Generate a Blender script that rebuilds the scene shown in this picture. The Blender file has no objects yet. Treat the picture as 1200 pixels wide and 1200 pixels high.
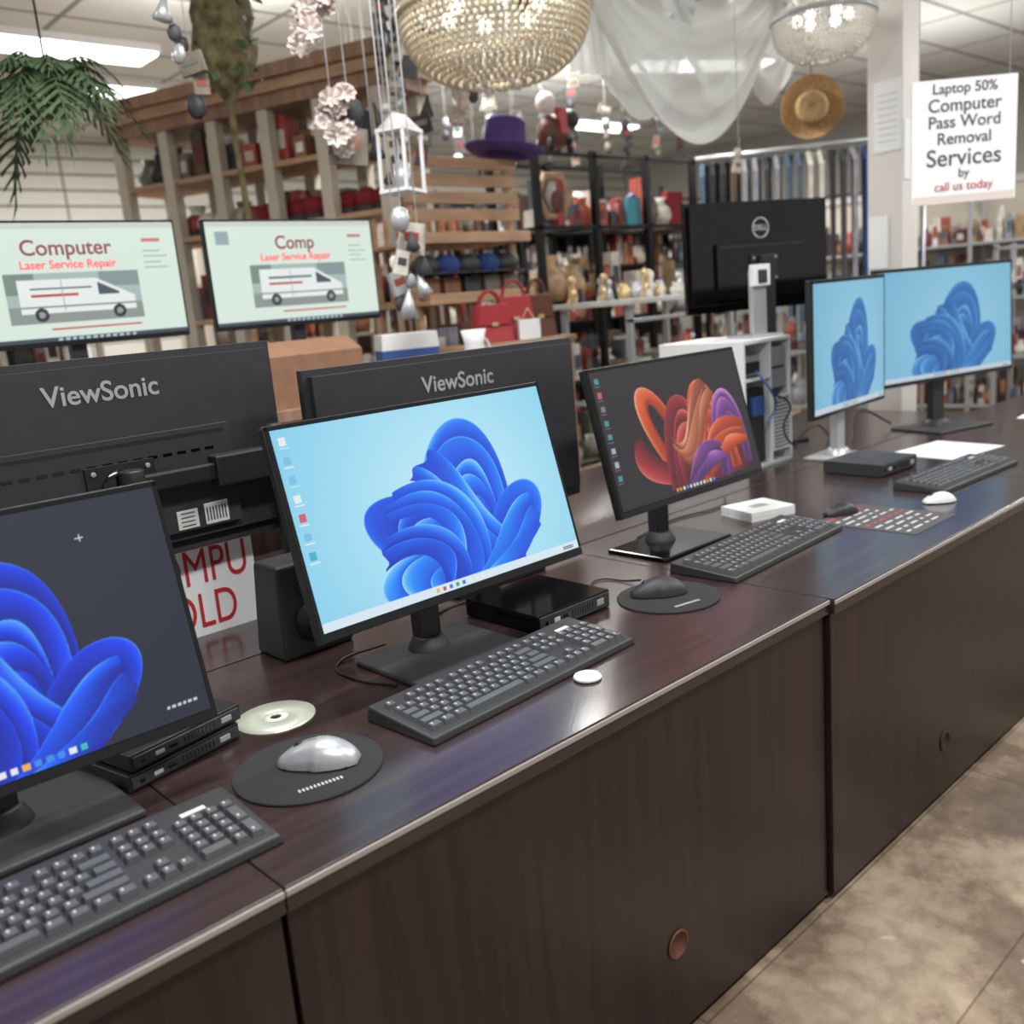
import bpy, bmesh, math, random
import numpy as np
from mathutils import Vector, Matrix
random.seed(7)
sc=bpy.context.scene
sc.view_settings.view_transform='Standard'
col=bpy.context.collection
def lin(v):
    v=v/255.0
    return v/12.92 if v<=.04045 else ((v+.055)/1.055)**2.4
def C(r,g,b): return (lin(r),lin(g),lin(b),1)
# ---------------------------------------------------------------- materials
def mat(name,c,rough=.5,metal=0,emi=0,alpha=1,trans=0,noise=0,nscale=20,spec=.5,coat=0):
    m=bpy.data.materials.new(name); m.use_nodes=True
    nt=m.node_tree; b=nt.nodes['Principled BSDF']
    b.inputs['Base Color'].default_value=c
    b.inputs['Roughness'].default_value=rough
    b.inputs['Metallic'].default_value=metal
    b.inputs['Specular IOR Level'].default_value=spec
    b.inputs['Coat Weight'].default_value=coat
    if emi:
        b.inputs['Emission Color'].default_value=c; b.inputs['Emission Strength'].default_value=emi
    if alpha<1: b.inputs['Alpha'].default_value=alpha
    if trans: b.inputs['Transmission Weight'].default_value=trans
    if noise:
        tc=nt.nodes.new('ShaderNodeTexCoord'); n=nt.nodes.new('ShaderNodeTexNoise'); n.inputs['Scale'].default_value=nscale
        n.inputs['Detail'].default_value=4
        r=nt.nodes.new('ShaderNodeValToRGB')
        r.color_ramp.elements[0].position=.3;r.color_ramp.elements[1].position=.7
        r.color_ramp.elements[0].color=tuple(x*(1-noise) for x in c[:3])+(1,)
        r.color_ramp.elements[1].color=tuple(min(1,x*(1+noise)) for x in c[:3])+(1,)
        nt.links.new(tc.outputs['Object'],n.inputs['Vector']);nt.links.new(n.outputs['Fac'],r.inputs['Fac']);nt.links.new(r.outputs['Color'],b.inputs['Base Color'])
    return m
def wood(name,c1,c2,scale,rough,coat=0):
    m=bpy.data.materials.new(name); m.use_nodes=True
    nt=m.node_tree; b=nt.nodes['Principled BSDF']; b.inputs['Roughness'].default_value=rough; b.inputs['Coat Weight'].default_value=coat
    b.inputs['Coat Roughness'].default_value=.16
    tc=nt.nodes.new('ShaderNodeTexCoord'); mp=nt.nodes.new('ShaderNodeMapping'); mp.inputs['Scale'].default_value=scale
    n=nt.nodes.new('ShaderNodeTexNoise'); n.inputs['Scale'].default_value=1; n.inputs['Detail'].default_value=6; n.inputs['Distortion'].default_value=.4
    r=nt.nodes.new('ShaderNodeValToRGB'); r.color_ramp.elements[0].position=.35; r.color_ramp.elements[1].position=.7
    r.color_ramp.elements[0].color=c1; r.color_ramp.elements[1].color=c2
    L=nt.links.new
    L(tc.outputs['Object'],mp.inputs['Vector']);L(mp.outputs['Vector'],n.inputs['Vector']);L(n.outputs['Fac'],r.inputs['Fac']);L(r.outputs['Color'],b.inputs['Base Color'])
    return m
M={}
M['top']=wood('espresso_top',C(43,31,32),C(60,44,44),(3,45,45),.27,.3)
M['panel']=wood('espresso_panel',C(30,20,19),C(46,30,28),(45,45,2),.36,.05)
M['strip']=mat('edge_strip',C(160,154,150),.38,.2)
M['blk']=mat('black_plastic',C(28,29,32),.48)
M['blk2']=mat('black_satin',C(46,47,52),.55,noise=.1)
M['gloss']=mat('black_gloss',C(10,10,12),.12)
M['key']=mat('key_plastic',C(78,80,84),.48)
M['kbody']=mat('keyboard_body',C(42,43,46),.48)
M['leg']=mat('legend_white',C(190,190,195),.5)
M['silver']=mat('silver_plastic',C(185,188,192),.35,.5)
M['white']=mat('white_plastic',C(225,226,228),.4)
M['paper']=mat('paper',C(232,234,238),.8)
M['paperk']=mat('paper_dark_print',C(70,68,70),.7)
M['red']=mat('red_ink',C(185,40,50),.6)
M['ink']=mat('dark_ink',C(74,72,90),.6)
M['cloth']=mat('mousepad_cloth',C(34,35,39),.9,noise=.3,nscale=300)
M['gold']=mat('gold_beads',C(205,180,135),.3,.5)
M['champ']=mat('champagne_beads',C(218,206,180),.16,.2,spec=.9)
M['cryst']=mat('crystal_beads',C(228,224,216),.1,.1,spec=.9)
M['fabric']=mat('sheer_white_fabric',C(228,230,228),.9,alpha=.72)
M['lwood']=wood('light_wood',C(160,126,100),C(185,152,120),(4,4,30),.6)
M['mwood']=wood('medium_wood',C(132,102,84),C(160,126,102),(20,20,3),.6)
M['post']=mat('tan_post',C(186,178,164),.6)
M['bmetal']=mat('black_metal',C(18,18,20),.4,.5)
M['glass']=mat('shelf_glass',C(200,215,212),.05,0,alpha=.35)
M['purple']=mat('purple_felt',C(78,56,118),.9,noise=.2)
M['straw']=mat('straw',C(190,155,110),.8,noise=.25,nscale=60)
M['strawd']=mat('straw_band',C(120,85,55),.8)
M['redbag']=mat('red_leather',C(160,44,52),.45)
M['brownbag']=mat('brown_leather',C(90,50,36),.5)
M['card']=mat('cardboard',C(136,100,78),.85,noise=.1)
M['blue']=mat('blue_box',C(50,85,150),.5)
M['denim']=mat('denim',C(38,62,115),.9,noise=.3,nscale=40)
M['green']=mat('leaf_green',C(66,88,58),.7,noise=.4,nscale=15)
M['moss']=mat('moss_bark',C(98,90,62),.95,noise=.6,nscale=22)
M['pink']=mat('blush_fabric',C(216,204,200),.8)
M['lamp']=mat('fluorescent_diffuser',C(250,250,248),.5,emi=4)
M['bulb']=mat('frosted_bulb',C(250,245,235),.5,emi=1.5)
M['label']=mat('label_sticker',C(205,205,200),.6)
M['pill']=mat('pillar_paint',C(215,212,208),.6,noise=.04,nscale=5)
M['capred']=mat('red_knit',C(120,28,38),.9,noise=.3,nscale=60)
M['pot']=mat('glazed_pottery',C(170,140,105),.4,noise=.3)
M['teal']=mat('teal_fabric',C(60,135,145),.7)
cl=[]
for i,cc in enumerate([(60,60,65),(120,110,100),(190,185,175),(150,62,52),(90,72,58),(80,98,118),(215,212,205),(40,38,42),(160,130,95),(100,105,95),(140,140,150),(105,45,45),(205,200,190),(140,95,70),(165,80,60)]):
    cl.append(mat('merch_%d'%i,C(*cc),.6,noise=.25,nscale=18))
# ---------------------------------------------------------------- builder
class B:
    def __init__(s): s.bm=bmesh.new(); s.mats=[]; s.T=Matrix()
    def mi(s,m):
        if isinstance(m,str): m=M[m]
        if m not in s.mats: s.mats.append(m)
        return s.mats.index(m)
    def add(s,vs,fs,m,smooth=False):
        i=s.mi(m); v=[s.bm.verts.new(s.T@Vector(p)) for p in vs]
        for f in fs:
            try: F=s.bm.faces.new([v[k] for k in f]); F.material_index=i; F.smooth=smooth
            except ValueError: pass
    def box(s,x0,x1,y0,y1,z0,z1,m,tx=0,ty=0):
        vs=[(x0,y0,z0),(x1,y0,z0),(x1,y1,z0),(x0,y1,z0),(x0+tx,y0+ty,z1),(x1-tx,y0+ty,z1),(x1-tx,y1-ty,z1),(x0+tx,y1-ty,z1)]
        s.add(vs,[(0,3,2,1),(4,5,6,7),(0,1,5,4),(1,2,6,5),(2,3,7,6),(3,0,4,7)],m)
    def lathe(s,c,prof,m,seg=24,ax=None,cap=True):
        vs=[];fs=[];n=len(prof)
        A=ax if ax is not None else Matrix()
        for k in range(seg):
            t=2*math.pi*k/seg
            for r,z in prof:
                vs.append(Vector(c)+A@Vector((r*math.cos(t),r*math.sin(t),z)))
        for k in range(seg):
            k2=(k+1)%seg
            for j in range(n-1): fs.append((k*n+j,k2*n+j,k2*n+j+1,k*n+j+1))
        if cap and prof[0][0]>0: fs.append(tuple(k*n for k in range(seg))[::-1])
        if cap and prof[-1][0]>0: fs.append(tuple(k*n+n-1 for k in range(seg)))
        s.add(vs,fs,m,True)
    def cyl(s,c,r,h,m,seg=20,ax=None,r2=None):
        s.lathe(c,[(r,0),(r if r2 is None else r2,h)],m,seg,ax)
    def tube(s,p,q,r,m,seg=8):
        p=Vector(p);q=Vector(q);d=q-p
        if d.length<1e-6:return
        s.lathe(p,[(r,0),(r,d.length)],m,seg,d.to_track_quat('Z','Y').to_matrix())
    def ball(s,c,r,m,seg=8,sq=(1,1,1)):
        n=max(3,seg//2)
        vs=[];fs=[]
        for j in range(1,n):
            a=math.pi*j/n
            for k in range(seg):
                t=2*math.pi*k/seg
                vs.append((c[0]+r*sq[0]*math.sin(a)*math.cos(t),c[1]+r*sq[1]*math.sin(a)*math.sin(t),c[2]+r*sq[2]*math.cos(a)))
        top=len(vs);vs.append((c[0],c[1],c[2]+r*sq[2]));vs.append((c[0],c[1],c[2]-r*sq[2]))
        for j in range(n-2):
            for k in range(seg):
                k2=(k+1)%seg;fs.append((j*seg+k,(j+1)*seg+k,(j+1)*seg+k2,j*seg+k2))
        for k in range(seg):
            k2=(k+1)%seg;fs.append((top,k,k2));fs.append((top+1,(n-2)*seg+k2,(n-2)*seg+k))
        s.add(vs,fs,m,True)
    def obj(s,name,loc=(0,0,0),rot=(0,0,0),parent=None,bevel=0,seg=2,solid=0):
        me=bpy.data.meshes.new(name); s.bm.normal_update(); s.bm.to_mesh(me); s.bm.free()
        for m in s.mats: me.materials.append(m)
        o=bpy.data.objects.new(name,me); col.objects.link(o); o.location=loc; o.rotation_euler=rot
        if parent: o.parent=parent
        if bevel:
            md=o.modifiers.new('bevel','BEVEL'); md.width=bevel; md.segments=seg; md.limit_method='ANGLE'; md.angle_limit=math.radians(40); 
        return o
def empty(name,loc=(0,0,0),rz=0):
    e=bpy.data.objects.new(name,None); e.empty_display_size=.05; col.objects.link(e); e.location=loc; e.rotation_euler=(0,0,rz); return e
def text(s,size,loc,rot,m,parent=None,name='lettering',align='CENTER',sx=1,ext=.0004,spacing=1,off=0):
    cu=bpy.data.curves.new(name,'FONT'); cu.body=s; cu.size=size; cu.align_x=align; cu.align_y='CENTER'; cu.extrude=ext; cu.space_line=spacing; cu.offset=off
    cu.materials.append(M[m] if isinstance(m,str) else m)
    o=bpy.data.objects.new(name,cu); col.objects.link(o); o.location=loc; o.rotation_euler=rot; o.scale=(sx,1,1)
    if parent:o.parent=parent
    return o
def cable(pts,r=.003,name='power_cable',m='blk',parent=None):
    cu=bpy.data.curves.new(name,'CURVE'); cu.dimensions='3D'; cu.bevel_depth=r; cu.bevel_resolution=2
    sp=cu.splines.new('BEZIER'); sp.bezier_points.add(len(pts)-1)
    for b,p in zip(sp.bezier_points,pts): b.co=p; b.handle_left_type=b.handle_right_type='AUTO'
    cu.materials.append(M[m]); o=bpy.data.objects.new(name,cu); col.objects.link(o)
    if parent:o.parent=parent
    return o
R90=math.pi/2
# ---------------------------------------------------------------- screen painting (vertex colours)
mscr=bpy.data.materials.new('lcd_screen'); mscr.use_nodes=True
_nt=mscr.node_tree; _b=_nt.nodes['Principled BSDF']; _a=_nt.nodes.new('ShaderNodeAttribute'); _a.attribute_name='Col'
_b.inputs['Base Color'].default_value=(.01,.01,.012,1); _b.inputs['Roughness'].default_value=.35
_nt.links.new(_a.outputs['Color'],_b.inputs['Emission Color']); _b.inputs['Emission Strength'].default_value=.95
def screen(parent,w,h,paint,loc,rot,nx=330):
    ny=max(60,int(nx*h/w))
    xs=np.linspace(0,1,nx); ys=np.linspace(0,1,ny)
    U,V=np.meshgrid(xs,ys)
    rgb=np.clip(paint(U,V,w/h),0,1)
    rgb=np.where(rgb<=.04045,rgb/12.92,((rgb+.055)/1.055)**2.4)
    co=np.zeros((ny,nx,3)); co[...,0]=(U-.5)*w; co[...,2]=(1-V)*h
    me=bpy.data.meshes.new('screen')
    idx=np.arange(nx*ny).reshape(ny,nx)
    q=np.stack([idx[1:,:-1],idx[1:,1:],idx[:-1,1:],idx[:-1,:-1]],-1).reshape(-1,4)
    me.vertices.add(nx*ny); me.vertices.foreach_set('co',co.reshape(-1))
    me.loops.add(q.size); me.loops.foreach_set('vertex_index',q.reshape(-1).astype(np.int32))
    me.polygons.add(len(q)); me.polygons.foreach_set('loop_start',(np.arange(len(q))*4).astype(np.int32)); 
    me.update(calc_edges=True); me.validate()
    at=me.color_attributes.new('Col','FLOAT_COLOR','POINT')
    rg=np.ones((nx*ny,4)); rg[:,:3]=rgb.reshape(-1,3); at.data.foreach_set('color',rg.reshape(-1))
    me.materials.append(mscr)
    o=bpy.data.objects.new('screen',me); col.objects.link(o); o.parent=parent; o.location=loc; o.rotation_euler=rot
    return o
def pal3(f,a,b,c):
    f=f[...,None]; a,b,c=[np.array(x)/255. for x in (a,b,c)]
    return np.where(f<.5,a+(b-a)*f*2,b+(c-b)*(f*2-1))
def bez(P,s):
    P=np.array(P,float); s=s[...,None]
    return P[0]*(1-s)**3+3*P[1]*s*(1-s)**2+3*P[2]*s*s*(1-s)+P[3]*s**3
# ribbons: outer guide curve, inner guide curve (u,v in wallpaper space), number of folds, palette
def ribbons(rgb,lst,ox=0,oy=0,s=1):
    ny,nx=rgb.shape[:2]; ss=2
    big=np.repeat(np.repeat(rgb,ss,0),ss,1); NY,NX=big.shape[:2]
    for ri,(A,Bc,n,pl) in enumerate(lst):
        S=np.linspace(0,1,1500); T=np.linspace(0,1,int(280*max(1,n)))
        a=bez(A,S);b=bez(Bc,S)
        P=a[None]*(1-T[:,None,None])+b[None]*T[:,None,None]
        wob=.014*np.sin(T[:,None]*9+S[None]*6+ri)*np.sin(math.pi*T)[:,None]
        px=P[...,0]+wob; py=P[...,1]+wob*.8
        px=.5+(px-.5)*s+ox; py=.5+(py-.5)*s+oy
        # unequal folds whose width drifts along the ribbon
        Tw=T[:,None]+.07*np.sin(T[:,None]*7+ri*1.3)*(1-T[:,None])*T[:,None]*4*.5+.05*np.sin(S[None]*3.5+ri)*np.sin(math.pi*T)[:,None]
        t=np.clip(Tw,0,.9999)*n; f=t-np.floor(t)
        along=np.sin(math.pi*np.clip(S,0,1))[None]**.8
        drift=.5+.5*np.sin(S[None]*4.6+np.floor(t)*1.9+ri)
        rim=np.exp(-(f/.045)**2)
        body=(1-f)**1.15
        sh=np.clip(.30*rim*(.4+.6*along)+body*(.28+.50*drift)*(.45+.65*along)+.06+.10*along,0,1)
        c=pal3(sh,*pl)
        ix=(px*NX).astype(int); iy=(py*NY).astype(int); ok=(ix>=0)&(ix<NX)&(iy>=0)&(iy<NY)
        big[iy[ok],ix[ok]]=c[ok]
    out=big.reshape(ny,ss,nx,ss,3).mean((1,3))
    return out
B1=((2,50,200),(14,118,250),(140,214,255)); B2=((2,38,172),(10,96,240),(108,196,255)); B3=((4,62,214),(24,136,252),(164,226,255))
def K(*v): return [(v[i],v[i+1]) for i in range(0,8,2)]
def bloom_list(P1,P2,P3):
    return [
     (K(.40,.98,.34,.5,.42,.45,.50,.36),K(.76,.98,.78,.66,.72,.50,.64,.36),3,P2),
     # tall leaning loop at the top
     (K(.40,1.02,.34,-.13,.90,-.24,.73,.92),K(.50,1.0,.54,.45,.72,.36,.66,.92),4,P1),
     # left shoulder
     (K(.46,.98,.06,.62,.16,.20,.62,.60),K(.54,.96,.38,.74,.46,.56,.62,.76),3,P2),
     # right lobe
     (K(.60,1.0,.68,.24,1.10,.50,.76,.94),K(.62,1.0,.72,.78,.84,.76,.72,.94),3,P1),
     # lower-left lobe
     (K(.52,1.02,.06,1.16,.14,.56,.60,.80),K(.56,1.0,.38,1.0,.40,.84,.60,.90),3,P3),
     # long sweep falling from the crown through the middle
     (K(.50,.24,.62,.34,.60,.66,.78,.86),K(.40,.38,.52,.42,.54,.80,.66,.98),2,P1),
     # sweep from shoulder to the foot
     (K(.33,.42,.58,.28,.70,.70,.60,1.0),K(.28,.58,.50,.48,.54,.80,.46,1.02),3,P1),
     (K(.27,.64,.52,.52,.58,.86,.52,1.02),K(.24,.80,.42,.66,.48,.92,.40,1.03),2,P2),
     # sweep from right lobe to the foot
     (K(.84,.60,.70,.60,.66,.98,.46,1.02),K(.86,.80,.78,.92,.66,1.02,.52,1.04),2,P3),
    ]
def rect(rgb,U,V,u0,u1,v0,v1,c):
    m=(U>=u0)&(U<=u1)&(V>=v0)&(V<=v1); rgb[m]=np.array(c)/255.; return rgb
def icons(rgb,U,V,u0,n,seed,rows=.085,cols=1):
    rr=random.Random(seed)
    for k in range(n):
        for j in range(cols):
            c=rr.choice([(70,150,220),(230,235,240),(210,90,110),(60,180,200),(120,190,230),(90,170,200)])
            rgb=rect(rgb,U,V,u0+j*.05,u0+.022+j*.05,.04+k*rows,.04+k*rows+.04,c)
            rgb=rect(rgb,U,V,u0-.004+j*.05,u0+.027+j*.05,.09+k*rows,.096+k*rows,(225,235,240))
    return rgb
def taskbar(rgb,U,V,c,seed,uc=.5):
    rgb=rect(rgb,U,V,0,1,.955,1,c); rr=random.Random(seed)
    for k in range(9):
        u=uc-.11+k*.025
        rgb=rect(rgb,U,V,u,u+.012,.967,.988,rr.choice([(40,120,220),(240,180,60),(60,160,110),(230,235,240),(200,80,70)]))
    rgb=rect(rgb,U,V,.93,.975,.97,.976,(90,100,110)); rgb=rect(rgb,U,V,.93,.975,.982,.988,(90,100,110))
    return rgb
def p_light(U,V,A):
    X=U*A;Y=V
    d=np.sqrt((X-1.0)**2+((Y-.6)*1.1)**2)[...,None]
    rgb=np.array((204,240,251))/255.*(np.clip(1-d*.55,0,1)) +np.array((92,188,228))/255.*np.clip(d*.55,0,1)
    rgb=ribbons(rgb,bloom_list(B1,B2,B3))
    rgb=icons(rgb,U,V,.018,7,3,.095); return taskbar(rgb,U,V,(214,232,242),1)
def p_light2(U,V,A):
    X=U*A*(1.78/A);Y=V
    d=np.sqrt((X-1.0)**2+((Y-.6)*1.1)**2)[...,None]
    rgb=np.array((150,202,224))/255.*(np.clip(1-d*.5,0,1)) +np.array((92,160,196))/255.*np.clip(d*.5,0,1)
    rgb=ribbons(rgb,bloom_list(((30,84,150),(48,120,190),(115,178,220)),((26,76,142),(42,110,180),(100,168,214)),((34,90,158),(56,128,198),(125,186,226))),0,.02,.96); return taskbar(rgb,U,V,(190,205,215),2)
def p_dark(U,V,A):
    X=U*A;Y=V
    rgb=np.zeros(U.shape+(3,))+np.array((27,34,50))/255.+(np.clip(1-((X-1)**2+(Y-.5)**2),0,1)*.02)[...,None]
    rgb=ribbons(rgb,bloom_list(((2,16,115),(8,64,242),(84,170,255)),((2,12,98),(6,50,222),(64,145,255)),((4,22,130),(14,90,252),(104,194,255))),-.01,.06,.98); rgb=icons(rgb,U,V,.02,6,5,.11)
    rr=random.Random(4)
    for k in range(11):
        u=.46+k*.024; rgb=rect(rgb,U,V,u,u+.015,.955,.982,rr.choice([(60,140,230),(240,180,60),(60,190,180),(230,235,240)]))
    for k in range(6): rgb=rect(rgb,U,V,.90+k*.013,.908+k*.013,.93,.945,(190,200,215))
    rgb=rect(rgb,U,V,.800,.820,.148,.152,(210,215,225)); rgb=rect(rgb,U,V,.809,.812,.135,.166,(210,215,225))
    return rgb
def p_orange(U,V,A):
    rgb=np.zeros(U.shape+(3,))+np.array((36,31,36))/255.
    O=((120,34,16),(208,86,48),(244,160,120)); R_=((70,16,32),(150,44,52),(228,112,96)); Pu=((60,30,76),(124,68,146),(212,156,218)); Y2=((112,46,28),(190,112,80),(238,192,160))
    L=[(K(.38,.88,.02,-.02,.42,-.02,.48,.62),K(.42,.80,.20,.20,.35,.16,.42,.58),1,O),
       (K(.16,.60,.10,.92,.46,.98,.62,.88),K(.22,.50,.24,.74,.44,.84,.60,.80),1,R_),
       (K(.36,.96,.40,.5,.5,.4,.6,.4),K(.9,.96,.9,.6,.85,.4,.75,.4),4,R_),
       (K(.34,.96,.34,.18,.60,-.06,.72,.90),K(.46,.96,.46,.55,.58,.40,.66,.90),3,R_),
       (K(.54,.96,.50,-.06,.82,-.06,.86,.92),K(.62,.96,.66,.40,.74,.36,.78,.92),3,O),
       (K(.70,.96,.66,.10,1.0,.06,.95,.90),K(.78,.96,.80,.46,.88,.40,.90,.92),3,Pu),
       (K(.40,.55,.52,.86,.56,.22,.70,.18),K(.44,.74,.58,1.0,.64,.46,.78,.32),3,Y2),
       (K(.58,.92,.66,.50,.78,.46,.94,.56),K(.62,.96,.78,.80,.82,.74,.95,.76),3,O),
       (K(.46,.94,.56,.66,.64,.62,.74,.70),K(.50,.97,.62,.90,.68,.84,.76,.86),2,Pu)]
    rgb=ribbons(rgb,L)
    rr=random.Random(8)
    for k in range(8):
        c=rr.choice([(150,170,190),(70,140,150),(190,90,90),(120,120,130)])
        rgb=rect(rgb,U,V,.02,.045,.05+k*.1,.09+k*.1,c); rgb=rect(rgb,U,V,.016,.05,.105+k*.1,.11+k*.1,(120,120,125))
    for k in range(12):
        u=.36+k*.024; rgb=rect(rgb,U,V,u,u+.014,.955,.98,rr.choice([(60,140,230),(200,160,60),(60,190,180),(210,215,220)]))
    return rgb
def p_van(U,V,A):
    rgb=np.zeros(U.shape+(3,))+np.array((218,234,222))/255.
    rgb=rect(rgb,U,V,0,1,0,.05,(200,212,205)); rgb=rect(rgb,U,V,0,1,.965,1,(60,75,90))
    rgb=rect(rgb,U,V,.22,.80,.42,.84,(168,186,182)); rgb=rect(rgb,U,V,.22,.80,.70,.84,(140,150,146)); rgb=rect(rgb,U,V,.22,.34,.42,.60,(120,140,132)); rgb=rect(rgb,U,V,.62,.80,.42,.55,(130,150,150))
    rgb=rect(rgb,U,V,.27,.60,.47,.76,(232,238,236))
    m=(U>.6)&(U<.77)&(V>.47+(U-.6)*1.0)&(V<.76); rgb[m]=np.array((232,238,236))/255.
    m=(U>.61)&(U<.70)&(V>.50+(U-.6)*1.0)&(V<.62); rgb[m]=np.array((70,85,95))/255.
    rgb=rect(rgb,U,V,.32,.58,.54,.56,(90,110,120)); rgb=rect(rgb,U,V,.32,.52,.60,.62,(190,60,60)); rgb=rect(rgb,U,V,.45,.455,.48,.74,(150,160,160)); rgb=rect(rgb,U,V,.27,.77,.70,.715,(130,140,140))
    for cx in (.35,.69):
        d=np.sqrt(((U-cx)*A)**2+(V-.77)**2); rgb[d<.058]=np.array((40,45,50))/255.; rgb[d<.027]=np.array((150,155,160))/255.
    rgb=rect(rgb,U,V,.38,.78,.885,.90,(200,70,70)); rgb=rect(rgb,U,V,.05,.12,.09,.22,(150,170,170))
    rgb=rect(rgb,U,V,.84,.93,.14,.17,(200,120,110)); 
    for k in range(4): rgb=rect(rgb,U,V,.84,.95 if k%2 else .92,.25+k*.05,.257+k*.05,(120,130,135))
    for k in range(12): rgb=rect(rgb,U,V,.4+k*.03,.418+k*.03,.975,.993,(180,200,210))
    return rgb
# ---------------------------------------------------------------- devices
def monitor(name,loc,rz,w,h,zb,tilt,paint,yf=-.09,bw=.27,bd=.21,neck='blk2',base='blk2',body='blk',bez=.010,chin=.018,neckw=.05,nx=330,thin=.022,chinm=None,px=0):
    e=empty(name,loc,rz); t=-math.radians(tilt)
    b=B(); b.box(-w/2,w/2,0,thin,0,h,body); b.box(-w*.36,w*.36,thin-.002,thin+.028,h*.08,h*.72,body,tx=.02)
    o=b.obj('housing',(px,yf,zb),(t,0,0),e,.004)
    b=B(); b.box(-w/2+.002,w/2-.002,-.0015,.001,0.002,chin-.002,chinm or 'gloss'); b.box(-w/2+.002,-w/2+bez-.001,-.0015,.001,chin,h-.002,'gloss'); b.box(w/2-bez+.001,w/2-.002,-.0015,.001,chin,h-.002,'gloss'); b.box(-w/2+.002,w/2-.002,-.0015,.001,h-bez+.001,h-.002,'gloss')
    b.obj('bezel',(px,yf,zb),(t,0,0),e)
    ct,st=math.cos(t),math.sin(t)
    sl=Vector((0,-.0025,chin)); y=ct*sl.y-st*sl.z; z=st*sl.y+ct*sl.z
    screen(e,w-2*bez,h-bez-chin,paint,(px,yf+y,zb+z),(t,0,0),nx)
    b=B(); ym=yf+math.tan(-t)*h*.45+thin+.03
    b.box(-neckw/2,neckw/2,ym-.015,ym+.02,.012,zb+h*.5,neck); b.box(-.04,.04,ym-.03,ym+.012,zb+h*.3,zb+h*.58,neck)
    b.lathe((0,ym,.008),[(neckw*.9,0),(neckw*.8,.012),(neckw*.6,.03)],neck,24)
    b.obj('neck',(0,0,0),(0,0,0),e,.003)
    b=B(); b.box(-bw/2,bw/2,-bd/2,bd/2,0,.011,base,tx=.002,ty=.002); b.obj('base',(0,0,0),(0,0,0),e,.004,3)
    return e
def back_monitor(name,loc,rz,w,h,zb,logo,stand=True,logosize=.05,gloss=False,px=0):
    """seen from behind: local -Y faces the viewer"""
    e=empty(name,loc,rz); bm='gloss' if gloss else 'blk2'
    b=B(); b.box(-w/2,w/2,0,.02,0,h,bm); b.box(-w/2+.015,w/2-.015,-.018,.001,.03,h-.015,bm,tx=.0)
    b.box(-w*.32,w*.32,-.034,-.017,.05,h*.62,bm)
    b.box(-w*.3,w*.3,-.0345,-.033,h*.58,h*.6,'blk')
    for k in range(14): b.box(-w*.28+k*w*.04,-w*.28+k*w*.04+w*.025,-.0352,-.033,h*.5,h*.515,'gloss')
    b.box(-.07,.07,-.042,-.033,h*.38-.055,h*.38+.055,'blk'); b.lathe((0,-.042,h*.38),[(.045,0),(.045,.006),(.03,.012)],'gloss',28,Matrix.Rotation(R90,3,'X'))
    for sx in(-.055,.055):
        for sz in(-.042,.042): b.cyl((sx,-.0425,h*.38+sz),.005,.003,'silver',10,Matrix.Rotation(R90,3,'X'))
    if not gloss:
        b.box(w*.13,w*.19,-.036,-.033,.055,.095,'label'); b.box(w*.21,w*.28,-.036,-.033,.055,.10,'label')
        for k in range(4): b.box(w*.14,w*.18,-.0364,-.0358,.06+k*.009,.063+k*.009,'ink')
        for k in range(7): b.box(w*.215+k*.007,w*.217+k*.007+.002,-.0364,-.0358,.062,.092,'ink')
    b.box(-w/2+.01,w/2-.01,.019,.021,.012,h-.01,'gloss')
    b.obj('housing',(px,0,zb),(0,0,0),e,.005)
    if logo: text(logo,logosize,(px,-.0195,zb+h*.84),(R90,0,0),'silver',e,'logo',off=.0008)
    if stand:
        b=B(); b.box(-.035,.035,-.065,-.042,.01,zb+h*.5,'blk'); b.box(-.15,.15,-.12,.10,0,.012,'blk'); b.obj('stand',(px,0,0),(0,0,0),e,.004)
    return e
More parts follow.
